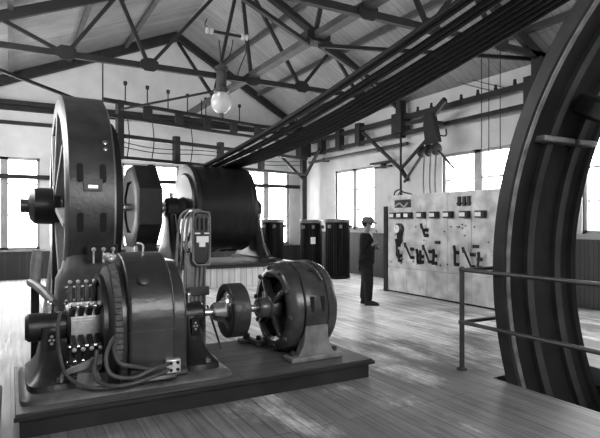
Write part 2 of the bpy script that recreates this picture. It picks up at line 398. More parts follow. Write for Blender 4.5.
MB().beam((0, 0, .1), (-.05, 1.7, 1.35), .07, .08).build('knee_brace', M_steel, t)
MB().beam((0, 0, .1), (0, -1.0, .75), .06, .07).build('knee_brace', M_steel, t)
MB().beam((0, 0, .1), (.26, 0, -.2), .08, .09).build('wall_foot', M_steel, t)
t = thing('wall_bracket', 'dark steel bracket high on right wall beside the flywheel rim', 'bracket', (XR-.3, 6.8, 3.0))
MB().lo((-.1, -.12, .95), (.12, .12, 1.95)).lo((-.17, -.25, 1.0), (.25, .25, 1.6)).build('post', M_steel, t)
MB().beam((0, 0, .95), (.28, 0, .3), .08, .09).build('knee_brace', M_steel, t)
# cable rail along the right wall
t = thing('cable_rail', 'double dark timber cable rail running along the right wall', 'cable rail', (XR-.28, 0, 4.0))
MB().lo((-.06, 6.0, .42), (.06, 15.9, .54)).build('upper_rail', M_timber, t)
MB().lo((-.06, 6.0, 0), (.06, 15.9, .10)).build('lower_rail', M_timber, t)
for y in (15.2, 14.1, 13.0): MB().lo((-.1, y-.12, -.02), (.1, y+.12, .66)).build('spacer_block', M_timber, t)
for i in range(9): MB().lathe([(0, .03), (.04, .045), (.07, .03), (.12, .035), (.14, 0.0)], (0, 6.9+i*.5, .54), (0, 0, 1), 8).build('insulator', M_steel, t)
for y in (7.5, 8.3, 9.0):  MB().cyl((-.06, y, .05), (-.06, y, .1), .02, 6).build('clip', M_steel, t)
t = thing('wall_pipe', 'long grey pipe along right wall above the paired sash window', 'pipe', (XR-.2, 0, 3.78))
MB().cyl((0, 10.9, 0), (0, 16.2, 0), .05, 10).build('pipe', M_steelg, t)
for y in (12.2, 15.2): MB().lo((-.04, y-.04, -.06), (.2, y+.04, .06)).build('pipe_clamp', M_steel, t)
t = thing('window_bracket', 'short dark bar fixed above the paired sash window', 'bracket', (XR-.14, 12.1, 3.35))
MB().lo((-.05, -.5, 0), (.05, .5, .06)).lo((-.03, -.45, -.12), (.03, .3, -.07)).build('bar', M_steel, t)
MB().lo((0, -.05, -.12), (.139, .05, .06)).build('lug', M_steel, t)
# cable rack crossing the back of the hall
P0 = Vector((2.0, 13.7, 0)); P1 = Vector((9.0, 15.7, 0)); L = (P1-P0).length; ang = math.atan2(P1.y-P0.y, P1.x-P0.x)
t = thing('cable_rack', 'long dark timber cable rack with upright insulator pins across the hall', 'cable rack', (2.0, 13.7, 3.3), ang)
for z, h in ((1.4, .1), (1.03, .08), (.55, .1), (0, .08)):
    MB().lo((0, -.05, z-h/2), (L, .05, z+h/2)).build('rail', M_timber, t)
for x in (.45, 2.1, 3.6, 5.2): MB().lo((x-.08, -.08, -.05), (x+.08, .08, .72 if x > 1 else 1.45)).build('stanchion', M_timber, t)
for x in (.05, 3.0, 6.9): MB().cyl((x, .1, 1.3), (x, .1, 2.6 if x < 1 else 1.9), .02, 6).build('hanger_rod', M_steel, t)
for i in range(7):
    x = .6+i*.62; MB().cyl((x, 0, 1.4), (x, 0, 1.92), .018, 6).lathe([(0, .02), (.02, .05), (.1, .05), (.12, .0)], (x, 0, 1.86), (0, 0, 1), 8).build('insulator_pin', M_steel, t)
for i in range(5):
    x = 1.2+i*.95; MB().lo((x-.12, -.1, 1.07), (x+.12, -.02, 1.35)).build('fuse_block', M_timber, t)
for z in (.3, .42): MB().tube([(.3, -.02, z), (1.5, -.02, z-.1), (3.3, -.02, z), (5.2, -.02, z-.12), (7, 0, z)], .012, 5).build('wire', M_steel, t)
for x in (.6, 1.3, 2.5): MB().tube([(x, -.1, 1.1), (x+.05, -.12, .5), (x, -.08, -.05)], .014, 5).build('drop_wire', M_steel, t)
o = MB().beam((0, 0, 0), (2.3, -.6, .62), .05, .05).build('support_pole', M_steel); o.location = (2.3, 13.0, 4.35)
tag(o, 'slender dark pole slanting up from cable rack towards the arc lamp', 'pole')

# arc lamp and its cross bar
t = thing('arc_lamp', 'arc lamp with round opal globe hanging below the roof truss', 'lamp', (4.17, 11.15, 4.36))
MB().ball((0, 0, 0), .24, 24, (1, 1, 1.08)).build('globe', M_globe, t)
MB().lathe([(0, .10), (.03, .17), (.1, .17), (.12, .12), (.5, .11), (.52, .15), (.6, .15), (.64, .05), (.7, .03)], (0, 0, .2), (0, 0, 1), 20).build('lamp_housing', M_irong, t)
MB().cyl((0, 0, -.34), (0, 0, -.25), .05, 10).build('finial', M_steelg, t)
MB().cyl((0, 0, .85), (0, .15, 1.45), .012, 6).build('hanger', M_steel, t)
MB().tube([(0, 0, .88), (.2, 0, 1.1), (.32, .1, 1.5)], .01, 5).build('lamp_wire', M_steel, t)
t = thing('insulator_bar', 'short crossbar with porcelain insulators at each end above the arc lamp', 'insulator bar', (4.3, 11.2, 5.95))
MB().cyl((-.3, 0, 0), (.45, 0, 0), .035, 8).build('bar', M_steel, t)
for x in (-.4, .45): MB().lathe([(-.09, .02), (-.07, .07), (-.02, .07), (0, .04), (.03, .07), (.08, .07), (.1, .02)], (x, 0, 0), (1, 0, 0), 12).build('insulator', M_porc, t)
MB().tube([(-.4, 0, .05), (-.5, 0, .12), (-.45, 0, .25)], .012, 5).build('tie_wire', M_steel, t)
MB().tube([(.45, 0, .05), (.5, 0, -.3), (.35, 0, -.7), (.3, .1, -.95)], .012, 5).build('drop_wire', M_steel, t)

# switch gear hung on the right wall rail, with cables down to the board
t = thing('overhead_switch', 'dark overhead switch with pulleys hanging from right wall rail above switchboard', 'switch gear', (XR-.75, 9.42, 3.2))
MB().prism([(-.3, .35), (-.12, 1.05), (.12, 1.1), (.2, .8), (.12, .3)], (0, 0, 0), 'x', .13).build('body', M_steel, t)
MB().prism([(-.5, 1.25), (-.45, 1.36), (-.1, 1.14), (.3, 1.0), (.9, 1.0), (.9, .93), (.3, .9), (-.15, .98)], (0, 0, 0), 'x', .08).build('canopy', M_steel, t)
for y in (.30, .05, -.2): MB().lathe([(-.06, .1), (-.03, .15), (.03, .15), (.06, .1)], (0, y, .18), (0, 1, 0), 16).build('pulley', M_steel, t)
MB().tube([(-.05, -.3, .5), (-.05, -.55, .45), (-.05, -.55, .6)], .02, 6).build('hook', M_steel, t)
MB().beam((0, .3, .1), (.2, 1.2, -.5), .05, .05).build('arm', M_steel, t)
MB().beam((0, -.2, .2), (.1, -.65, -.3), .04, .04).build('arm', M_steel, t)
MB().lo((.1, -.05, .8), (.5, .05, .9)).build('mount', M_steel, t)
for j, (y, a) in enumerate(((.22, 'left'), (.0, 'middle'), (-.18, 'right'))):
    o = MB().tube([(0, 0, 0), (-.1, .0, -1.1), (-.55, -.05, -1.3), (-.55, -.05, -1.45)] if 0 else [(0, 0, 0), (-.02, .01, -.6), (0, 0, -1.0)], .022, 6).build('hanging_cable', M_cable)
    o.location = (XR-.75, 9.42+y, 3.2+.05)
    tag(o, a+' of three thick dark cables hanging from the overhead switch', 'cable')
for j, (y, a) in enumerate(((8.05, 'left'), (7.85, 'middle'), (7.55, 'right'))):
    o = MB().tube([(0, 0, .36), (.01, .01, -1.5), (0, 0, -4.945)], .009, 5).build('thin_cable', M_steel); o.location = (XR-.55, y, 4.95)
    tag(o, a+' of three thin wires dropping behind the switchboard near the flywheel', 'wire')
for j, (z, yy) in enumerate(((4.95, 8.6), (4.98, 9.0))):
    o = MB().tube([(0, 0, 0), (0, -.5, -.22), (0, -1.0, -.42)], .009, 5).build('stay_wire', M_steel); o.location = (XR-.25, yy, z)
    tag(o, ('lower' if j == 0 else 'upper')+' thin stay wire slanting down to the right wall rail', 'wire')

# ------------------------------------------------------------------ switchboard  (faces -x)
SX = 7.87
sb = thing('switchboard', 'long pale slate switchboard with meters and knife switches before the windows', 'switchboard', (SX, 0, 0))
edges_y = [9.84, 9.15, 8.5, 7.9, 7.25, 6.55]
for i in range(5):
    a, b = edges_y[i]-.004, edges_y[i+1]+.004
    MB().lo((0, b, .60), (.05, a, 2.2)).build('upper_panel', M_panel, sb, bevel=.006)
    MB().lo((0, b, .04), (.05, a, .592)).build('lower_panel', M_panel, sb, bevel=.006)
    MB().lo((-.0, b, 2.2), (.05, a, 2.27)).build('top_rail', M_panel, sb)
MB().lo((.0, 9.84, .0), (.45, 9.90, 2.02)).build('side_panel', M_paneld, sb)
MB().lo((-.04, 9.82, 0), (.0, 9.94, 2.02)).build('side_panel', M_paneld, sb)
MB().lo((.05, 6.55, 0), (.12, 9.84, .06)).build('base_rail', M_paneld, sb)
for y in (6.7, 8.2, 9.7): MB().lo((.05, y-.04, 0), (.12, y+.04, 2.2)).build('upright', M_paneld, sb)
for y in (9.55, 9.3, 9.05, 8.62, 8.22, 7.82, 7.38, 6.98):    # meters
    mt = MB().lo((-.10, y-.11, 1.73), (0, y+.11, 1.87)).build('meter', M_iron, sb, bevel=.01)
    MB().lo((-.105, y-.045, 1.76), (-.1005, y+.095, 1.84)).build('meter_face', M_white, mt)
gm = MB().lathe([(0, .13), (.08, .13), (.09, .115)], (0, 9.37, 1.49), (-1, 0, 0), 24).build('gauge', M_iron, sb)
MB().lathe([(0, .095), (.005, .095)], (-.0905, 9.40, 1.49), (-1, 0, 0), 24).build('gauge_dial', M_white, gm)
MB().beam((-.095, 9.40, 1.49), (-.0975, 9.43, 1.55), .004, .008).build('needle', M_black, gm)
MB().prism([(-.09, 0), (-.04, -.27), (.04, -.27), (.09, 0)], (-.04, 9.35, 1.42), 'x', .05).build('gauge_bracket', M_iron, sb)
def knife(y, z, h, tilt, w=.05):
    k = MB().lo((-.03, y-.06, z-.04), (0, y+.06, z+.03)).lo((-.03, y-.06, z+h-.12), (0, y+.06, z+h-.05)).build('knife_switch', M_iron, sb)
    MB().beam((-.06, y, z), (-.07-abs(tilt)*.5, y-tilt, z+h), w, w*.8).build('blade', M_iron, k)
    MB().cyl((-.07-abs(tilt)*.5, y-tilt, z+h-.05), (-.09-abs(tilt)*.5, y-tilt*1.1, z+h+.06), .03, 8).build('handle', M_iron, k)
for y, z, h, ti in ((9.42, .86, .34, 0), (9.36, .76, .2, .03), (8.95, .86, .27, -.10), (8.72, .76, .24, .0), (8.64, .78, .2, .05), (8.36, .80, .30, -.10), (8.24, .78, .24, .06), (7.62, .80, .32, 0), (7.2, .78, .32, -.12), (7.04, .78, .24, .07), (8.5, 1.36, .2, -.05)):
    knife(y, z, h, ti, .042)
for y, z in ((9.35, 1.23), (8.15, 1.22), (7.12, 1.18)): MB().lo((-.05, y-.06, z-.03), (0, y+.06, z+.03)).build('fuse', M_iron, sb)
for i, y in enumerate((7.55, 7.42, 7.30)): MB().lo((-.04, y-.03, 1.97), (0, y+.03, 2.16)).lo((-.05, y-.045, 2.0), (-.0, y+.045, 2.04)).build('bus_clamp', M_iron, sb)
MB().lo((-.03, 9.0, 1.98), (0, 9.55, 2.16)).build('maker_plate', M_irong, sb, bevel=.01)
MB().tube([(-.04, 9.5, 2.02), (-.045, 9.35, 2.08), (-.045, 9.2, 2.0), (-.04, 9.08, 2.08)], .02, 6).build('plate_lettering', M_plate, sb)
MB().tube([(.02, 9.62, 2.27), (.02, 9.58, 2.36), (.02, 9.42, 2.4), (.02, 9.3, 2.34), (.02, 9.12, 2.30), (.02, 9.0, 2.27)], .018, 6).tube([(.02, 9.48, 2.27), (.02, 9.4, 2.34), (.02, 9.32, 2.28)], .014, 6).build('scroll_crest', M_iron, sb)
random.seed(3)
for i in range(26):
    y = random.uniform(6.7, 9.7); z = random.choice((random.uniform(.68, .8), random.uniform(1.25, 1.6)))
    MB().lathe([(0, .014), (.02, .012), (.025, 0)], (0, y, z), (-1, 0, 0), 8).build('terminal_stud', M_iron, sb)

# ------------------------------------------------------------------ flywheel, rail, ropes
FX0, FX1, FZ, FY, FR = 4.5, 5.65, 1.15, 0.02, 3.85
fw = thing('flywheel', 'huge dark iron rope flywheel rising out of its floor pit', 'flywheel', (FX0, FY, FZ))
W = FX1-FX0
ropeX = [.07, .15, .33, .42, .61, .70, .79, .88, .96, 1.04]
prof = [(0, FR-.02), (.02, FR)]
for rx in ropeX: prof += [(rx-.042, FR), (rx, FR-.045), (rx+.042, FR)]
prof += [(W-.02, FR), (W, FR-.02), (W, FR-.19), (W-.02, FR-.21), (W-.1, FR-.21), (W-.12, FR-.17), (.86, FR-.17), (.12, FR-.17), (.1, FR-.21), (.02, FR-.21), (0, FR-.19)]
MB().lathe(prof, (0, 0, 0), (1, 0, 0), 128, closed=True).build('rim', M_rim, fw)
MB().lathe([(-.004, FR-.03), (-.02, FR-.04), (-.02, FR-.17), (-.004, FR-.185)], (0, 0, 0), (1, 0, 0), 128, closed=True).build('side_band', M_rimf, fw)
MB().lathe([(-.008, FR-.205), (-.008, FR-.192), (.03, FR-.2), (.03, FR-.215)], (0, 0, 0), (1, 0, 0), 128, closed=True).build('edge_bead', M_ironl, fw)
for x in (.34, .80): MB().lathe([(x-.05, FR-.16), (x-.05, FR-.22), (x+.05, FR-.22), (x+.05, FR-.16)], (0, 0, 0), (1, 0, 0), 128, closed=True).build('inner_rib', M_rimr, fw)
na = 6
for k in range(na):
    th = math.radians(28+60*k); c, s_ = math.cos(th), math.sin(th)
    if True:
        MB().beam((W/2, c*.35, s_*.35), (W/2, c*(FR-.25), s_*(FR-.25)), .36, .22).build('arm', M_rim, fw, bevel=.04)
    th2 = math.radians(21.5+60*k); c2, s2 = math.cos(th2), math.sin(th2)
    for xa, xb in ((.13, .62), (.69, W-.14)):
        MB().beam((xa, c2*(FR-.2), s2*(FR-.2)), (xb, c2*(FR-.2), s2*(FR-.2)), .19, .06).build('joint_block', M_joint, fw, bevel=.015)
MB().lathe([(.1, .25), (.1, .5), (W-.1, .5), (W-.1, .25)], (0, 0, 0), (1, 0, 0), 40).build('hub', M_rim, fw)
MB().cyl((-.75, 0, 0), (W+.9, 0, 0), .16, 24).build('shaft', M_bright, fw)
for x, lab in ((3.95, 'near'), (6.3, 'far')):
    t = thing('shaft_pedestal', 'cast iron bearing pedestal on the %s side of the flywheel shaft' % lab, 'bearing pedestal', (x, FY, 0))
    MB().loft([(0, 0, 0, .5, 1.2), (.08, 0, 0, .5, 1.2), (.1, 0, 0, .42, 1.0), (.8, 0, 0, .34, .5), (.95, 0, 0, .36, .5)]).build('pedestal', M_irong, t)
    MB().lathe([(-.2, .161), (-.2, .27), (.2, .27), (.2, .161)], (0, 0, FZ), (1, 0, 0), 28, closed=True).build('bearing_cap', M_irong, t)

DY, DZ, DR, DX0, DX1 = 13.6, 2.02, 1.13, 4.05, 5.68
for i, rx in enumerate(ropeX):
    X = FX0+rx; f = i/(len(ropeX)-1); sag = .25+.20*f; r = .038
    pts = []
    for k in range(6): a = math.radians(150-k*11); pts.append((X, FY+math.cos(a)*(FR+.0), FZ+math.sin(a)*(FR+.0)))
    A = Vector((X, FY+math.cos(math.radians(84))*FR, FZ+math.sin(math.radians(84))*FR)); B = Vector((X, DY-.1, DZ+DR+r))
    for k in range(0, 25): q = k/24; p = A.lerp(B, q); p.z -= 4*sag*q*(1-q); pts.append(tuple(p))
    for k in range(1, 12): a = math.radians(92-k*16); pts.append((X, DY+math.cos(a)*(DR+r), DZ+math.sin(a)*(DR+r)))
    o = MB().tube([(p[0]-FX0, p[1], p[2]-FZ) for p in pts], r, 8, smooth=1).build('drive_rope', M_rope); o.location = (FX0, 0, FZ)
    o['label'] = 'thick dark drive rope slanting from the far drum up over the flywheel'; o['category'] = 'rope'; o['group'] = 'drive ropes between drum and flywheel'

# railing round the pit
RX, RY = 4.41, 4.2
t = thing('pit_railing', 'dark iron pipe railing around the flywheel pit', 'railing', (RX, RY, 0))
MB().cyl((0, 0, 0), (0, 0, 1.12), .028, 12).lathe([(0, .06), (.02, .06), (.03, .03)], (0, 0, 0), (0, 0, 1), 12).ball((0, 0, 1.12), .036, 10).ball((0, 0, .53), .04, 10).build('post', M_rail, t)
MB().cyl((1.75, 0, 0), (1.75, 0, 1.12), .026, 12).build('post', M_rail, t)
MB().cyl((0, -3.4, 0), (0, -3.4, 1.12), .026, 12).build('post', M_rail, t)
for z in (1.115, .53):
    MB().cyl((0, 0, z), (0, -3.4, z), .022, 10).build('rail', M_rail, t)
    MB().cyl((0, 0, z), (1.75, 0, z), .022, 10).build('rail', M_rail, t)

# ------------------------------------------------------------------ rope drum, its generator, foundation
fd = thing('foundation_block', 'pale boarded foundation block beneath the rope drum', 'foundation', (0, 0, 0))
MB().lo((2.3, 12.3, 0), (6.75, 14.9, .5)).build('block', M_found, fd, bevel=.02)
MB().lo((2.2, 12.2, .5), (6.85, 15.0, .58)).build('cap', M_iron, fd, bevel=.01)
t = thing('rope_drum', 'large dark rope drum with closed disc end on the pale foundation', 'drum', (DX0, DY, DZ))
D = DX1-DX0
pr = [(0, DR-.12), (0, DR), (.06, DR+.03), (.12, DR+.03), (.16, DR)]
x = .25
while x < D-.25: pr += [(x, DR), (x+.03, DR-.004), (x+.06, DR)]; x += .1
pr += [(D-.16, DR), (D-.12, DR+.03), (D-.06, DR+.03), (D, DR), (D, DR-.12)]
MB().lathe(pr, (0, 0, 0), (1, 0, 0), 72).build('drum', M_tank, t)
MB().lathe([(-.05, .15), (-.05, DR-.25), (-.01, DR-.2), (-.01, .15)], (0, 0, 0), (1, 0, 0), 64, closed=True).build('end_disc', M_iron, t)
MB().lathe([(-.22, .12), (-.22, .22), (-.05, .3)], (0, 0, 0), (1, 0, 0), 24).build('hub', M_iron, t)
MB().cyl((-1.9, 0, 0), (D+.55, 0, 0), .1, 16).build('shaft', M_bright, t)
for x, lab in ((6.03, 'right of the rope drum'), (3.7, 'left of the rope drum, behind the cable stand')):
    t = thing('drum_pedestal', 'dark cast bearing pedestal standing '+lab, 'bearing pedestal', (x, DY, .58))
    MB().loft([(0, .0, 0, .55, 2.2), (.1, .0, 0, .55, 2.2), (.14, 0, 0, .4, 1.9), (.5, 0, 0, .32, 1.1), (1.0, 0, 0, .28, .62), (1.3, 0, 0, .3, .5)], p=6).build('pedestal', M_iron, t)
    MB().lathe([(-.2, .1), (-.2, .2), (-.14, .27), (.14, .27), (.2, .2), (.2, .1)], (0, 0, DZ-.58), (1, 0, 0), 24, closed=True).build('bearing_cap', M_iron, t)
    MB().cyl((0, 0, DZ-.58+.26), (0, 0, DZ-.58+.4), .05, 10).build('oil_cup', M_bright, t)
    MB().tube([(0, -.35, 1.25), (0, -.5, .9), (0, -.75, .4), (0, -1.0, .15)], .03, 6).build('drain_pipe', M_bright, t)
def ringgen(t, x0, x1, R, r, zc, name='field_ring'):
    w_ = x1-x0
    return MB().lathe([(0, r), (0, R-.04), (.04, R), (w_-.04, R), (w_, R-.04), (w_, r)], (x0, 0, zc), (1, 0, 0), 72, closed=True).build(name, M_irong, t)
t = thing('belted_generator', 'dark ring generator with flat-sided frame left of the drum', 'generator', (2.62, DY, .58))
zc = DZ-.58
o8 = [(1.0*math.cos(math.radians(a))*1.06, zc+1.06*math.sin(math.radians(a))) for a in range(15, 375, 30)]
MB().lathe([(0, .7), (0, 1.05), (.04, 1.12), (.56, 1.12), (.6, 1.05), (.6, .7)], (0, 0, zc), (1, 0, 0), 8, closed=True, a0=PI/8, a1=2*PI+PI/8).build('field_frame', M_tank, t)
MB().lathe([(.05, .1), (.05, .62), (.55, .62), (.55, .1)], (0, 0, zc), (1, 0, 0), 40, closed=True).build('armature', M_black, t)
MB().lathe([(-.006, .96), (-.02, .96), (-.02, .99), (-.006, .99)], (0, 0, zc), (1, 0, 0), 48, closed=True, a0=PI*.45, a1=PI*.95).build('edge_strip', M_ironl, t)
MB().loft([(0, .3, 0, .7, 1.9), (.1, .3, 0, .7, 1.9), (.14, .3, 0, .6, 1.6), (.55, .3, 0, .56, 1.1)], p=6).build('foot', M_iron, t)

# ------------------------------------------------------------------ big ring generator behind the platform
GX0, GX1, GY, GZ, GR = .53, 1.06, 7.6, 1.86, 1.44
t = thing('ring_generator', 'tall dark ring generator with open spokes behind the wooden platform', 'generator', (GX0, GY, 0))
gw = GX1-GX0
MB().lathe([(0, GR-.24), (0, GR-.05), (.03, GR), (gw-.03, GR), (gw, GR-.05), (gw, GR-.24)], (0, 0, GZ), (1, 0, 0), 96, closed=True).build('field_ring', M_irong, t)
MB().lathe([(.10, .25), (.10, GR-.30), (gw-.02, GR-.30), (gw-.02, .25)], (.14, 0, GZ), (1, 0, 0), 64, closed=True).build('armature', M_black, t)
for k in range(8):
    a = math.radians(12+45*k); MB().beam((.03, math.cos(a)*.18, GZ+math.sin(a)*.18), (.05, math.cos(a)*(GR-.22), GZ+math.sin(a)*(GR-.22)), .13, .06).build('spoke', M_spoke, t, bevel=.01)
MB().lathe([(-.33, 0), (-.33, .1), (-.31, .18), (-.26, .235), (-.05, .24), (-.04, .28), (.03, .28), (.05, .15)], (0, 0, GZ), (1, 0, 0), 32).build('hub_bearing', M_iron, t)
MB().cyl((-.42, 0, GZ), (-.33, 0, GZ), .09, 20).build('oil_cap', M_irong, t)
for a in (180-13.5, 180+8.5, 180+30):
    a = math.radians(a)
    for x in (.14, .38):
        R_ = GR+.001; c = Vector((x, math.cos(a)*R_, GZ+math.sin(a)*R_))
        tn = Vector((0, -math.sin(a), math.cos(a)))
        nr = Vector((0, math.cos(a), math.sin(a))); vs = []
        for dn in (-.01, .008):
            for q in range(16):
                b_ = 2*PI*q/16; vs.append(c+nr*dn+Vector((1, 0, 0))*.035*math.cos(b_)+tn*(.035*math.sin(b_)+(.075 if q < 8 else -.075)))
        MB().add(vs, [tuple(range(16)), tuple(range(31, 15, -1))]+[(q, q+16, (q+1) % 16+16, (q+1) % 16) for q in range(16)]).build('vent_slot', M_black, t)
        
a = math.radians(180-8); c = Vector((.27, math.cos(a)*(GR+.012), GZ+math.sin(a)*(GR+.012)))
MB().box(c, (.2, .02, .14), rx=-math.radians(8)).build('nameplate', M_footg, t, bevel=.005)
MB().box((.27, c.y-.013, c.z-.02), (.1, .008, .035)).build('plate_mark', M_plate, t)
MB().lathe([(0, .03), (.015, .03), (.025, .01)], (.42, -1.26, GZ+.70), (0, -.87, .5), 10).build('bolt_head', M_bright, t)
MB().lathe([(0, .025), (.015, .025), (.025, .01)], (.42, -1.30, GZ+.62), (0, -.87, .5), 10).build('bolt_head', M_bright, t)
MB().loft([(0, .24, -1.1, .82, 1.1), (.1, .24, -1.1, .82, 1.1), (.14, .24, -1.15, .74, .9), (1.0, .26, -1.15, .68, .66), (1.12, .27, -1.12, .58, .56), (1.3, .28, -1.1, .52, .42)], p=8).build('front_foot', M_footg, t)
MB().loft([(0, .24, 1.1, .82, 1.1), (.1, .24, 1.1, .82, 1.1), (.14, .24, 1.1, .7, .9), (1.3, .28, 1.05, .54, .5)], p=8).build('rear_foot', M_irong, t)
MB().lo((-.06, -.16, 0), (.06, .16, GZ-.15)).build('bearing_post', M_irong, t)
tm = MB().lo((.2, -1.55, 1.24), (.52, -1.47, 1.40)).build('terminal_block', M_black, t)
for x in (.26, .36, .46): MB().cyl((x, -1.56, 1.36), (x, -1.56, 1.2), .012, 6).ball((x, -1.57, 1.35), .025, 8).build('terminal_stud', M_plate, tm)
MB().tube([(-.30, -1.3, .99), (-.29, -1.3, 1.2), (-.27, -1.27, 1.33)], .055, 12).build('oil_cylinder', M_ironl, t)
MB().tube([(-.34, -1.3, 1.0), (-.25, -1.6, .95), (-.15, -1.88, .84)], .045, 10).build('drain_elbow', M_ironl, t)
MB().lo((-.34, -1.36, 0), (-.26, -1.28, 1.0)).build('pipe_stand', M_iron, t)

# ------------------------------------------------------------------ wooden platform
t = thing('wooden_platform', 'low dark wooden platform carrying the motor generator set', 'platform', (0, 4.45, 0))
MB().lo((.03, 0, .145), (3.36, 1.5, .2)).build('deck', M_plank, t, bevel=.006)
MB().lo((.06, .03, 0), (3.33, .1, .145)).build('front_beam', M_timber, t)
MB().lo((.06, 1.4, 0), (3.33, 1.47, .145)).build('back_beam', M_timber, t)
MB().lo((.06, .1, 0), (.14, 1.4, .145)).build('side_beam', M_timber, t)
MB().lo((3.25, .1, 0), (3.33, 1.4, .145)).build('side_beam', M_timber, t)
MB().lo((.02, -.03, .15), (3.37, -.001, .185)).build('edge_lip', M_timber, t, bevel=.005)
PZ = .2; AY = 5.2; AZ = .71      # shaft line

# motor (right)
mx = 2.83
t = thing('electric_motor', 'round-bodied electric motor with slotted frame on platform right end', 'motor', (mx, AY, PZ)); z = AZ-PZ; R = .50
MB().lathe([(-.27, .33), (-.30, .37), (-.30, .42), (-.27, .465), (-.21, .49), (-.15, R-.012), (-.13, R), (.13, R), (.15, R-.012), (.21, .49), (.27, .46), (.29, .40), (.27, .33)], (0, 0, z), (1, 0, 0), 64, closed=True).build('frame', M_mot, t)
MB().lathe([(-.2, .05), (-.2, .22), (-.16, .29), (.2, .29), (.2, .05)], (0, 0, z), (1, 0, 0), 40, closed=True).build('armature', M_iron, t)
for k in range(4):
    a = math.radians(45+90*k+10); MB().beam((-.29, math.cos(a)*.07, z+math.sin(a)*.07), (-.27, math.cos(a)*.36, z+math.sin(a)*.36), .1, .05).build('end_arm', M_mot, t, bevel=.012)
    a = math.radians(90*k+10); MB().beam((-.12, math.cos(a)*.3, z+math.sin(a)*.3), (.12, math.cos(a)*.3, z+math.sin(a)*.3), .16, .08).build('field_pole', M_lac, t, bevel=.02)
for k in range(10):
    a = math.radians(36*k+8); MB().lathe([(0, .028), (.025, .028), (.035, .012)], (-.28, math.cos(a)*.435, z+math.sin(a)*.435), (-1, 0, 0), 8).build('frame_bolt', M_irong, t)
MB().lathe([(-.47, .045), (-.47, .1), (-.44, .115), (-.36, .115), (-.35, .13), (-.3, .13), (-.27, .15), (-.24, .15), (-.24, .045)], (0, 0, z), (1, 0, 0), 28, closed=True).build('bearing_housing', M_mot, t)
MB().cyl((-.38, 0, z+.1), (-.38, 0, z+.17), .03, 10).build('oil_cup', M_bright, t)
MB().lathe([(.27, .34), (.32, .25), (.36, .15), (.42, .12), (.42, .04)], (0, 0, z), (1, 0, 0), 36, closed=True).build('rear_shield', M_mot, t)
MB().cyl((-.98, 0, z), (.2, 0, z), .04, 16).build('shaft', M_bright, t)
for sy in (-1, 1):
    f = MB().prism([(-.24, 0), (.24, 0), (.245, .035), (.205, .07), (.16, .16), (.14, .26), (.14, .36), (-.14, .36), (-.14, .26), (-.16, .16), (-.205, .07), (-.245, .035)], (0, sy*.43, 0), 'y', .12).build('foot', M_ironl, t, bevel=.015)
    MB().lo((-.32, sy*.43-.10, 0), (.30, sy*.43+.10, .055)).build('foot_plate', M_ironl, t, bevel=.012)
    for x in (-.26, .25): MB().lathe([(0, .03), (.04, .03), (.05, .015)], (x, sy*.43, .055), (0, 0, 1), 8).build('anchor_bolt', M_irong, t)
for x in (-.06, .07): MB().box((x, -.49, z+.07), (.05, .02, .17)).build('vent_slot', M_black, t, bevel=.008)
MB().tube([(.02, -.3, z+.405), (.02, -.33, z+.44), (.05, -.36, z+.42), (.1, -.42, z+.31)], .016, 8).build('lifting_handle', M_irong, t)
for x in (-.14, .14): MB().lathe([(x-.012, R-.01), (x-.008, R+.006), (x+.008, R+.006), (x+.012, R-.01)], (0, 0, z), (1, 0, 0), 64, closed=True).build('frame_seam', M_iron, t)
# coupling pulley
t = thing('coupling_pulley', 'smooth dark pulley with bright hub on the motor shaft', 'pulley', (2.07, AY, AZ))
MB().lathe([(-.08, .21), (-.09, .225), (-.09, .275), (-.08, .285), (.09, .285), (.10, .275), (.10, .1), (-.04, .1), (-.06, .20)], (0, 0, 0), (1, 0, 0), 56, closed=True).build('rim', M_irong, t)
MB().lathe([(-.23, .0411), (-.23, .075), (-.20, .095), (-.13, .11), (-.09, .14), (-.075, .17), (-.065, .20), (-.03, .2), (-.03, .0411)], (0, 0, 0), (1, 0, 0), 40, closed=True).build('hub', M_bright, t)
# shaft pedestals
def pedestal(x, label, cap, logo):
    t = thing('bearing_pedestal', label, 'bearing pedestal', (x, AY, PZ+.06)); z = AZ-PZ-.06
    MB().loft([(0, 0, 0, .40, 1.0), (.05, 0, 0, .40, .98), (.08, 0, 0, .33, .82), (.16, 0, 0, .22, .60), (.28, 0, 0, .18, .42), (.38, 0, 0, .16, .34), (.46, 0, 0, .16, .32)], p=5).build('pedestal', M_iron, t)
    MB().lathe([(-cap, .046), (-cap, .10), (-cap+.03, .125), (cap-.03, .125), (cap, .10), (cap, .046)], (0, 0, z), (1, 0, 0), 28, closed=True).build('bearing_cap', M_iron, t)
    MB().cyl((0, 0, z+.12), (0, 0, z+.19), .035, 12).ball((0, 0, z+.2), .03, 10).build('oil_cup', M_bright, t)
    MB().prism([(-.03, -.09), (.03, -.09), (.035, -.08), (.035, .06), (.03, .07), (-.03, .07), (-.035, .06), (-.035, -.08)], (0, -.215, z-.08), 'y', .05).build('oil_gauge', M_black, t)
    MB().ball((0, -.245, z-.05), .014, 8).ball((-.015, -.245, z-.08), .012, 8).ball((.015, -.245, z-.08), .012, 8).ball((0, -.245, z-.11), .014, 8).build('gauge_crest', M_plate, t)
    for sy in (-1, 1): MB().cyl((0.05, sy*.46, .06), (0.05, sy*.46, .1), .03, 8).build('anchor_bolt', M_bright, t)
    return t
pedestal(1.585, 'dark flared bearing pedestal between generator housing and pulley', .15, 0)
pedestal(.31, 'dark flared bearing pedestal at the left end of the platform', .2, 0)
# bed plate
t = MB().loft([(PZ, .96, AY, 1.80, 1.24), (PZ+.03, .96, AY, 1.78, 1.22), (PZ+.045, .96, AY, 1.74, 1.18), (PZ+.06, .96, AY, 1.70, 1.12)], n=48, p=14).build('bed_plate', M_bed); tag(t, 'light cast iron bed plate under generator housing and pedestals', 'base plate')

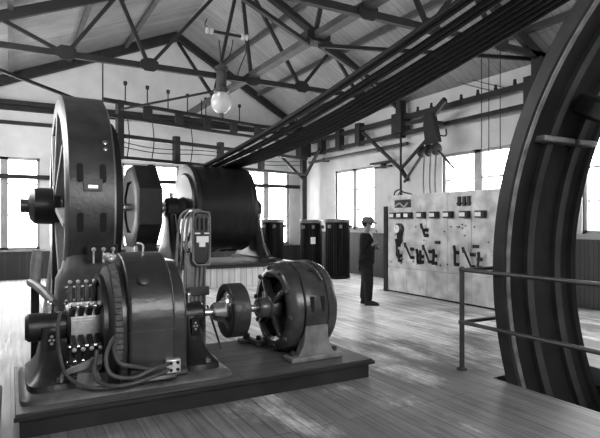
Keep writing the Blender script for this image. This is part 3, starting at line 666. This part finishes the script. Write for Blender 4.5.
# generator housing (middle of the platform)
gx0, gx1 = .84, 1.34
t = thing('generator', 'dark arched generator housing with commutator and brushes on the platform', 'generator', ((gx0+gx1)/2, AY, PZ+.06)); z = AZ-PZ-.06
def arch(r, wb, h0, n=18, e=0):
    p = [(-wb, 0), (-wb, .05), (-wb+.06, .09), (-r, .22)]
    for i in range(n+1): a = PI-PI*i/n; p.append((r*math.cos(a), z+ (r)*math.sin(a)+e))
    p += [(r, .22), (wb-.06, .09), (wb, .05), (wb, 0)]; return p
MB().prism(arch(.60, .66, 0, e=.05), (0, 0, 0), 'x', gx1-gx0-.1).build('housing', M_house, t, bevel=.05, seg=4)
MB().prism(arch(.53, .58, 0, e=.03), (.03, 0, 0), 'x', gx1-gx0+.1).build('end_shoulder', M_house, t, bevel=.05, seg=3)
MB().lo((-.2, -.607, z-.02), (.2, -.602, z-.005)).build('split_line', M_irong, t)
MB().lathe([(-.006, .05), (.02, .05), (.03, .03)], (-.06, -.49, z+.42), (0, -.8, .6), 14).build('oil_cap', M_irong, t)
MB().tube([(.02, -.1, z+.64), (.02, -.1, z+.72), (-.04, -.1, z+.74)], .012, 6).build('hook', M_bright, t)
bx_ = MB().lo((.1, -.66, .06), (.23, -.60, .18)).build('terminal_box', M_plate, t, bevel=.01)
for q in ((.13, .15), (.19, .15), (.13, .09), (.19, .09)): MB().cyl((q[0]+.01, -.66, q[1]), (q[0]+.01, -.675, q[1]), .014, 8).build('terminal_screw', M_black, bx_)
# commutator side (-x)
cx = -.29
MB().lathe([(cx-.05, .2), (cx-.05, .46), (cx-.02, .52), (cx+.04, .54), (cx+.04, .2)], (0, 0, z), (1, 0, 0), 56, closed=True).build('end_bell', M_irong, t)
cm = MB()
for k in range(48):
    a = 2*PI*k/48; cm.beam((cx-.33, math.cos(a)*.185, z+math.sin(a)*.185), (cx-.05, math.cos(a)*.185, z+math.sin(a)*.185), .020, .03)
cm.cyl((cx-.33, 0, z), (cx-.05, 0, z), .18, 32); cm.build('commutator', M_brass, t)
MB().lathe([(cx-.36, .05), (cx-.36, .17), (cx-.33, .19), (cx-.32, .05)], (0, 0, z), (1, 0, 0), 32, closed=True).build('commutator_ring', M_iron, t)
MB().cyl((cx-.62, 0, z), (cx, 0, z), .045, 16).build('shaft', M_bright, t)
MB().cyl((.3, 0, z), (.9, 0, z), .0405, 16).build('shaft', M_bright, t)
rk = MB().lathe([(cx-.09, .40), (cx-.09, .45), (cx-.055, .45), (cx-.055, .40)], (0, 0, z), (1, 0, 0), 48, closed=True).build('brush_rocker', M_iron, t)
for k in range(6):
    a = math.radians(60*k+25); c, s_ = math.cos(a), math.sin(a)
    MB().cyl((cx-.36, c*.34, z+s_*.34), (cx-.06, c*.34, z+s_*.34), .014, 8).build('brush_rod', M_bright, rk)
    MB().beam((cx-.07, c*.34, z+s_*.34), (cx-.07, c*.42, z+s_*.42), .04, .03).build('rod_lug', M_iron, rk)
    for j in range(4):
        x = cx-.32+j*.07
        MB().beam((x, c*.2, z+s_*.2), (x, c*.36, z+s_*.36), .045, .05).build('brush_holder', M_iron, t, bevel=.006)
        MB().ball((x, c*.385, z+s_*.385), .02, 8).tube([(x, c*.36, z+s_*.36), (x-.02, c*.30+.03, z+s_*.30), (x, c*.24+.04, z+s_*.24)], .006, 5, smooth=2).build('brush_spring', M_plate, t)
# laced field coil arc on the left edge of the housing
for k in range(22):
    a = math.radians(95+k*5.2); MB().beam((cx+.045, math.cos(a)*.565, z+math.sin(a)*.565), (cx-.02, math.cos(a)*.565, z+math.sin(a)*.565), .03, .045).build('coil_lacing', M_lac, t, bevel=.008)
MB().ball((cx-.02, -.15, z+.62), .04, 12).ball((cx+.03, -.12, z+.615), .035, 12).ball((cx-.0, -.2, z+.60), .03, 12).ball((cx-.04, -.19, z+.635), .022, 12).build('cable_knot', M_plate, t)
def cable(pts, r=.018, m=M_cable): return MB().tube(pts, r, 8, smooth=6).build('cable', m, t)
cable([(.12, -.665, .15), (-.05, -.72, .13), (-.2, -.73, .09), (-.36, -.7, .13), (-.40, -.66, .25), (-.36, -.6, .36), (-.30, -.54, .42)])
cable([(.12, -.665, .10), (-.05, -.73, .07), (-.24, -.75, .045), (-.40, -.7, .05), (-.48, -.6, .12), (-.45, -.5, .3)])
cable([(-.02, -.68, .12), (-.2, -.70, .18), (-.30, -.69, .22), (-.33, -.62, .33), (-.28, -.55, .40)])
cable([(-.24, -.75, .045), (-.5, -.66, .03), (-.68, -.52, .12), (-.73, -.42, .3), (-.74, -.38, .5), (-.72, -.35, .62)], .014)
MB().lo((-.66, -.50, .0), (-.36, -.44, .1)).build('cable_tray', M_iron, t)
MB().prism([(-.35, .12), (-.02, .19), (-.02, .27), (-.33, .16)], (-.38, -.44, -.02), 'y', .03).build('brush_bar', M_ironl, t)
MB().prism([(-.12, 0), (.1, 0), (.06, .12), (-.1, .12)], (-.5, -.42, 0), 'y', .18).build('stand', M_ironl, t)

# starter column behind the pedestal
t = thing('starter_panel', 'upright starter panel with glazed case and bent conduits behind the pedestal', 'starter', (1.82, 5.72, PZ))
MB().lo((-.09, .0, 0), (.13, .06, 1.1)).build('back_board', M_ironl, t)
rr = [(-.02, 1.02), (-.02, 1.5), (.02, 1.56), (.13, 1.56), (.17, 1.5), (.17, 1.02), (.13, .97), (.02, .97)]
rr = [(a*1.0-.02, b) for a, b in rr]
MB().prism(rr, (0, .0, 0), 'y', .12).build('case', M_iron, t, bevel=.02)
MB().tube([(x, -.075, zz) for x, zz in rr]+[(rr[0][0], -.075, rr[0][1])], .012, 8, smooth=3).build('case_rim', M_ironl, t)
MB().lo((.0, -.075, 1.22), (.14, -.065, 1.29)).lo((.03, -.075, 1.17), (.10, -.065, 1.22)).build('nameplate', M_white, t)
for x in (.01, .12): MB().lo((x-.03, -.08, 1.315), (x+.03, -.065, 1.33)).build('contact', M_white, t)
for x in (.02, .07, .12): MB().cyl((x, -.08, 1.36), (x, -.08, 1.5), .012, 8).build('fuse_tube', M_irong, t)
for i, x in enumerate((-.17, -.12, -.07)):
    MB().tube([(x-.05, 0, 0), (x-.05, 0, .6), (x-.03, 0, 1.2), (x-.01, -.03, 1.48), (x+.05, -.05, 1.57), (x+.12, -.04, 1.585)], .015, 8, smooth=5).build('conduit', M_ironl if i % 2 == 0 else M_bright, t)
for i, x in enumerate((.0, .05, .1)): MB().tube([(x, -.02, 0), (x, -.02, .5), (x+.02, -.02, .98)], .014, 8).build('conduit', M_ironl, t)
MB().lo((-.1, -.05, .62), (.16, -.001, .72)).build('clamp', M_irong, t, bevel=.01)
MB().beam((.14, -.02, .5), (.28, -.1, .0), .02, .02).build('stay', M_iron, t)
# small bolt block on the platform
t = thing('bolt_block', 'small dark bolted block on the platform behind pulley', 'block', (2.48, 5.78, PZ))
MB().lo((-.09, -.07, 0), (.09, .07, .05)).build('base', M_iron, t, bevel=.01)
MB().cyl((0, 0, .05), (0, 0, .11), .045, 6).cyl((0, 0, .11), (0, 0, .14), .02, 8).build('bolt', M_iron, t)
# dark tool chest at the left edge of the frame
t = thing('low_chest', 'dark low wooden chest at the bottom left corner beside platform', 'chest', (-.5, 4.0, 0))
MB().lo((-.4, -.5, 0), (.42, .95, .26)).build('body', M_black, t, bevel=.01)
MB().lo((-.42, -.52, .262), (.44, .97, .3)).build('lid', M_black, t, bevel=.01)

# ------------------------------------------------------------------ ribbed tanks
def tank(label, loc, R, H):
    t = thing('ribbed_transformer', label, 'transformer', loc, 0, 'ribbed transformer tanks by the back windows')
    m = MB(); n = 28; pts = []
    for k in range(n*4):
        a = 2*PI*k/(n*4); r = R if (k % 4) in (0, 1) else R-.045; pts.append((r*math.cos(a), r*math.sin(a)))
    N = len(pts); vs = [(x, y, .08) for x, y in pts]+[(x, y, H-.1) for x, y in pts]
    m.add(vs, [tuple(range(N))[::-1], tuple(range(N, 2*N))]+[(i, (i+1) % N, (i+1) % N+N, i+N) for i in range(N)]); m.build('tank', M_tank, t, ang=20)
    MB().lathe([(0, R-.02), (.04, R+.02), (.08, R)], (0, 0, 0), (0, 0, 1), 32).build('base', M_tank, t)
    MB().lathe([(0, R+.02), (.06, R+.03), (.09, R+.01), (.1, R-.06)], (0, 0, H-.1), (0, 0, 1), 32).build('lid', M_ironl, t)
    for a in (200, 250, 330, 70): MB().box((math.cos(math.radians(a))*(R+.03), math.sin(math.radians(a))*(R+.03), H-.22), (.07, .07, .1)).build('lug', M_ironl, t)
    return t
tank('ribbed black tank left of the pair, with a pale label near its top', (7.95, 13.6, 0), .33, 1.72)
a = [o for o in COL.objects if o.get('label', '').startswith('ribbed black tank left')][0]
MB().box((-.12, -.325, 1.1), (.14, .05, .2)).build('paper_label', M_white, a)
tank('ribbed black tank right of the pair, nearest to the standing man', (8.45, 12.9, 0), .36, 1.74)
tank('ribbed black tank standing alone by the window behind the drum', (7.35, 15.0, 0), .36, 1.74)

# ------------------------------------------------------------------ the man
def skin(name, V, E, Rr, m, parent=None, sub=2, root=0):
    me = bpy.data.meshes.new(name); me.from_pydata(V, E, []); me.materials.append(m)
    o = bpy.data.objects.new(name, me); COL.objects.link(o)
    if parent: o.parent = parent
    s = o.modifiers.new('skin', 'SKIN'); s.use_smooth_shade = True
    sv = me.skin_vertices[0].data
    for i, r in enumerate(Rr):
        sv[i].radius = r if isinstance(r, tuple) else (r, r); sv[i].use_root = (i == root)
    b = o.modifiers.new('sub', 'SUBSURF'); b.levels = sub; b.render_levels = sub
    return o
def chain(V, E, Rr, start, pts):
    p = start
    for q, r in pts: V.append(q); Rr.append(r); i = len(V)-1; E.append((p, i)); p = i
    return p
# local frame: faces +x, y to his left, z up
man = thing('person', 'man in dark suit and soft brimmed hat standing by the switchboard', 'person', (6.22, 8.45, 0), math.radians(-38))
V = [(0, 0, .90)]; E = []; Rr = [(.11, .12)]
sp = chain(V, E, Rr, 0, [((-.01, 0, 1.05), (.095, .11)), ((-.0, 0, 1.22), (.10, .12)), ((-.01, 0, 1.34), (.075, .10))])
nk = chain(V, E, Rr, sp, [((.0, 0, 1.43), .055), ((.02, 0, 1.49), .055)])
hd = chain(V, E, Rr, nk, [((.035, 0, 1.55), (.085, .07)), ((.04, 0, 1.61), (.092, .075)), ((.03, 0, 1.66), (.07, .06))])
HAND = {}
for sy in (-1, 1):
    if sy == -1:   # arm nearest the camera, forearm up across the chest
        pts = [((-.02, sy*.15, 1.33), .04), ((-.05, sy*.23, 1.20), .034), ((-.085, sy*.24, 1.05), .032), ((.05, sy*.21, 1.13), .03), ((.13, sy*.14, 1.21), .028)]; hdr = Vector((.8, .45, .35))
    else:
        pts = [((-.02, sy*.15, 1.33), .04), ((-.05, sy*.23, 1.20), .034), ((-.085, sy*.24, 1.05), .032), ((.05, sy*.2, 1.075), .03), ((.16, sy*.10, 1.11), .028)]; hdr = Vector((.7, -.6, .2))
    wv = chain(V, E, Rr, sp, pts); hdr.normalize(); wp = Vector(V[wv])
    side = Vector((-.2, 0, 1)).cross(hdr).normalized(); upv = hdr.cross(side).normalized()
    pm = chain(V, E, Rr, wv, [(tuple(wp+hdr*.05), (.03, .022))])
    for k in range(4):
        off = upv*((k-1.5)*.021); Ls = (.065, .075, .07, .055)[k]
        b0 = wp+hdr*.09+off
        chain(V, E, Rr, pm, [(tuple(b0), .0095), (tuple(b0+hdr*Ls*.5-side*.006*sy), .0085), (tuple(b0+hdr*Ls*.8-side*.03*sy), .0075)])
    b0 = wp+hdr*.04+upv*.035
    chain(V, E, Rr, pm, [(tuple(b0), .011), (tuple(b0+hdr*.035+upv*.02), .0095), (tuple(b0+hdr*.06+upv*.015), .008)])
FEET = []
for sy, fx in ((-1, .05), (1, -.04)):
    an = chain(V, E, Rr, 0, [((.0, sy*.09, .84), .085), ((.02+fx*.5, sy*.1, .48), .058), ((-.01+fx, sy*.1, .1), .038)])
    chain(V, E, Rr, an, [((.06+fx, sy*.11, .05), .035), ((.14+fx, sy*.115, .035), .028)]); FEET.append((fx, sy))
skin('body', V, E, Rr, M_skin, man, 1)
# face
MB().ball((.118, 0, 1.60), .018, 8, (1, .8, 1.5)).build('nose', M_skin, man)
for sy in (-1, 1):
    MB().ball((.108, sy*.03, 1.62), .012, 8).build('eye', M_black, man)
    MB().ball((.03, sy*.078, 1.60), .028, 8, (.8, .4, 1.2)).build('ear', M_skin, man)
MB().box((.118, 0, 1.562), (.012, .05, .014)).build('moustache', M_black, man)
MB().ball((.005, 0, 1.625), .098, 14, (1, .86, .9)).build('hair', M_black, man)
# clothes
V = [(0, 0, .74)]; E = []; Rr = [(.19, .23)]
sp = chain(V, E, Rr, 0, [((.0, 0, .92), (.175, .215)), ((.02, 0, 1.08), (.165, .195)), ((.01, 0, 1.22), (.175, .22)), ((-.01, 0, 1.35), (.13, .18)), ((.0, 0, 1.425), (.08, .09))])
st = 4
for sy in (-1, 1):
    pts = [((-.02, sy*.16, 1.345), .10), ((-.05, sy*.235, 1.20), .088), ((-.085, sy*.24, 1.05), .08), ((.05, sy*(.21 if sy < 0 else .2), 1.13 if sy < 0 else 1.075), .07), ((.115, sy*(.15 if sy < 0 else .13), 1.19 if sy < 0 else 1.10), .055)]
    chain(V, E, Rr, st, pts)
skin('jacket', V, E, Rr, M_cloth, man, 1)
V = [(0, 0, .88)]; E = []; Rr = [(.14, .16)]
for sy, fx in ((-1, .05), (1, -.04)):
    chain(V, E, Rr, 0, [((.0, sy*.085, .8), .14), ((.02+fx*.5, sy*.1, .48), .112), ((-.01+fx, sy*.1, .16), .09), ((-.01+fx, sy*.1, .07), .09)])
skin('trousers', V, E, Rr, M_cloth2, man, 1)
for fx, sy in FEET:
    MB().loft([(0, .065+fx, sy*.11, .29, .10), (.03, .065+fx, sy*.11, .29, .105), (.06, .05+fx, sy*.11, .25, .095), (.10, .0+fx, sy*.105, .13, .09)], p=2.6).build('shoe', M_shoe, man)
MB().prism([(-.05, 1.24), (.05, 1.24), (.06, 1.44), (-.06, 1.44)], (.10, 0, 0), 'x', .05).build('shirt_front', M_shirt, man)
hat = MB().lathe([(-.012, .11), (-.012, .17), (0, .19), (.01, .175), (.015, .122), (.05, .118), (.09, .105), (.115, .06), (.10, .0)], (.03, 0, 1.645), (.10, 0, 1), 28).build('hat', M_felt, man)
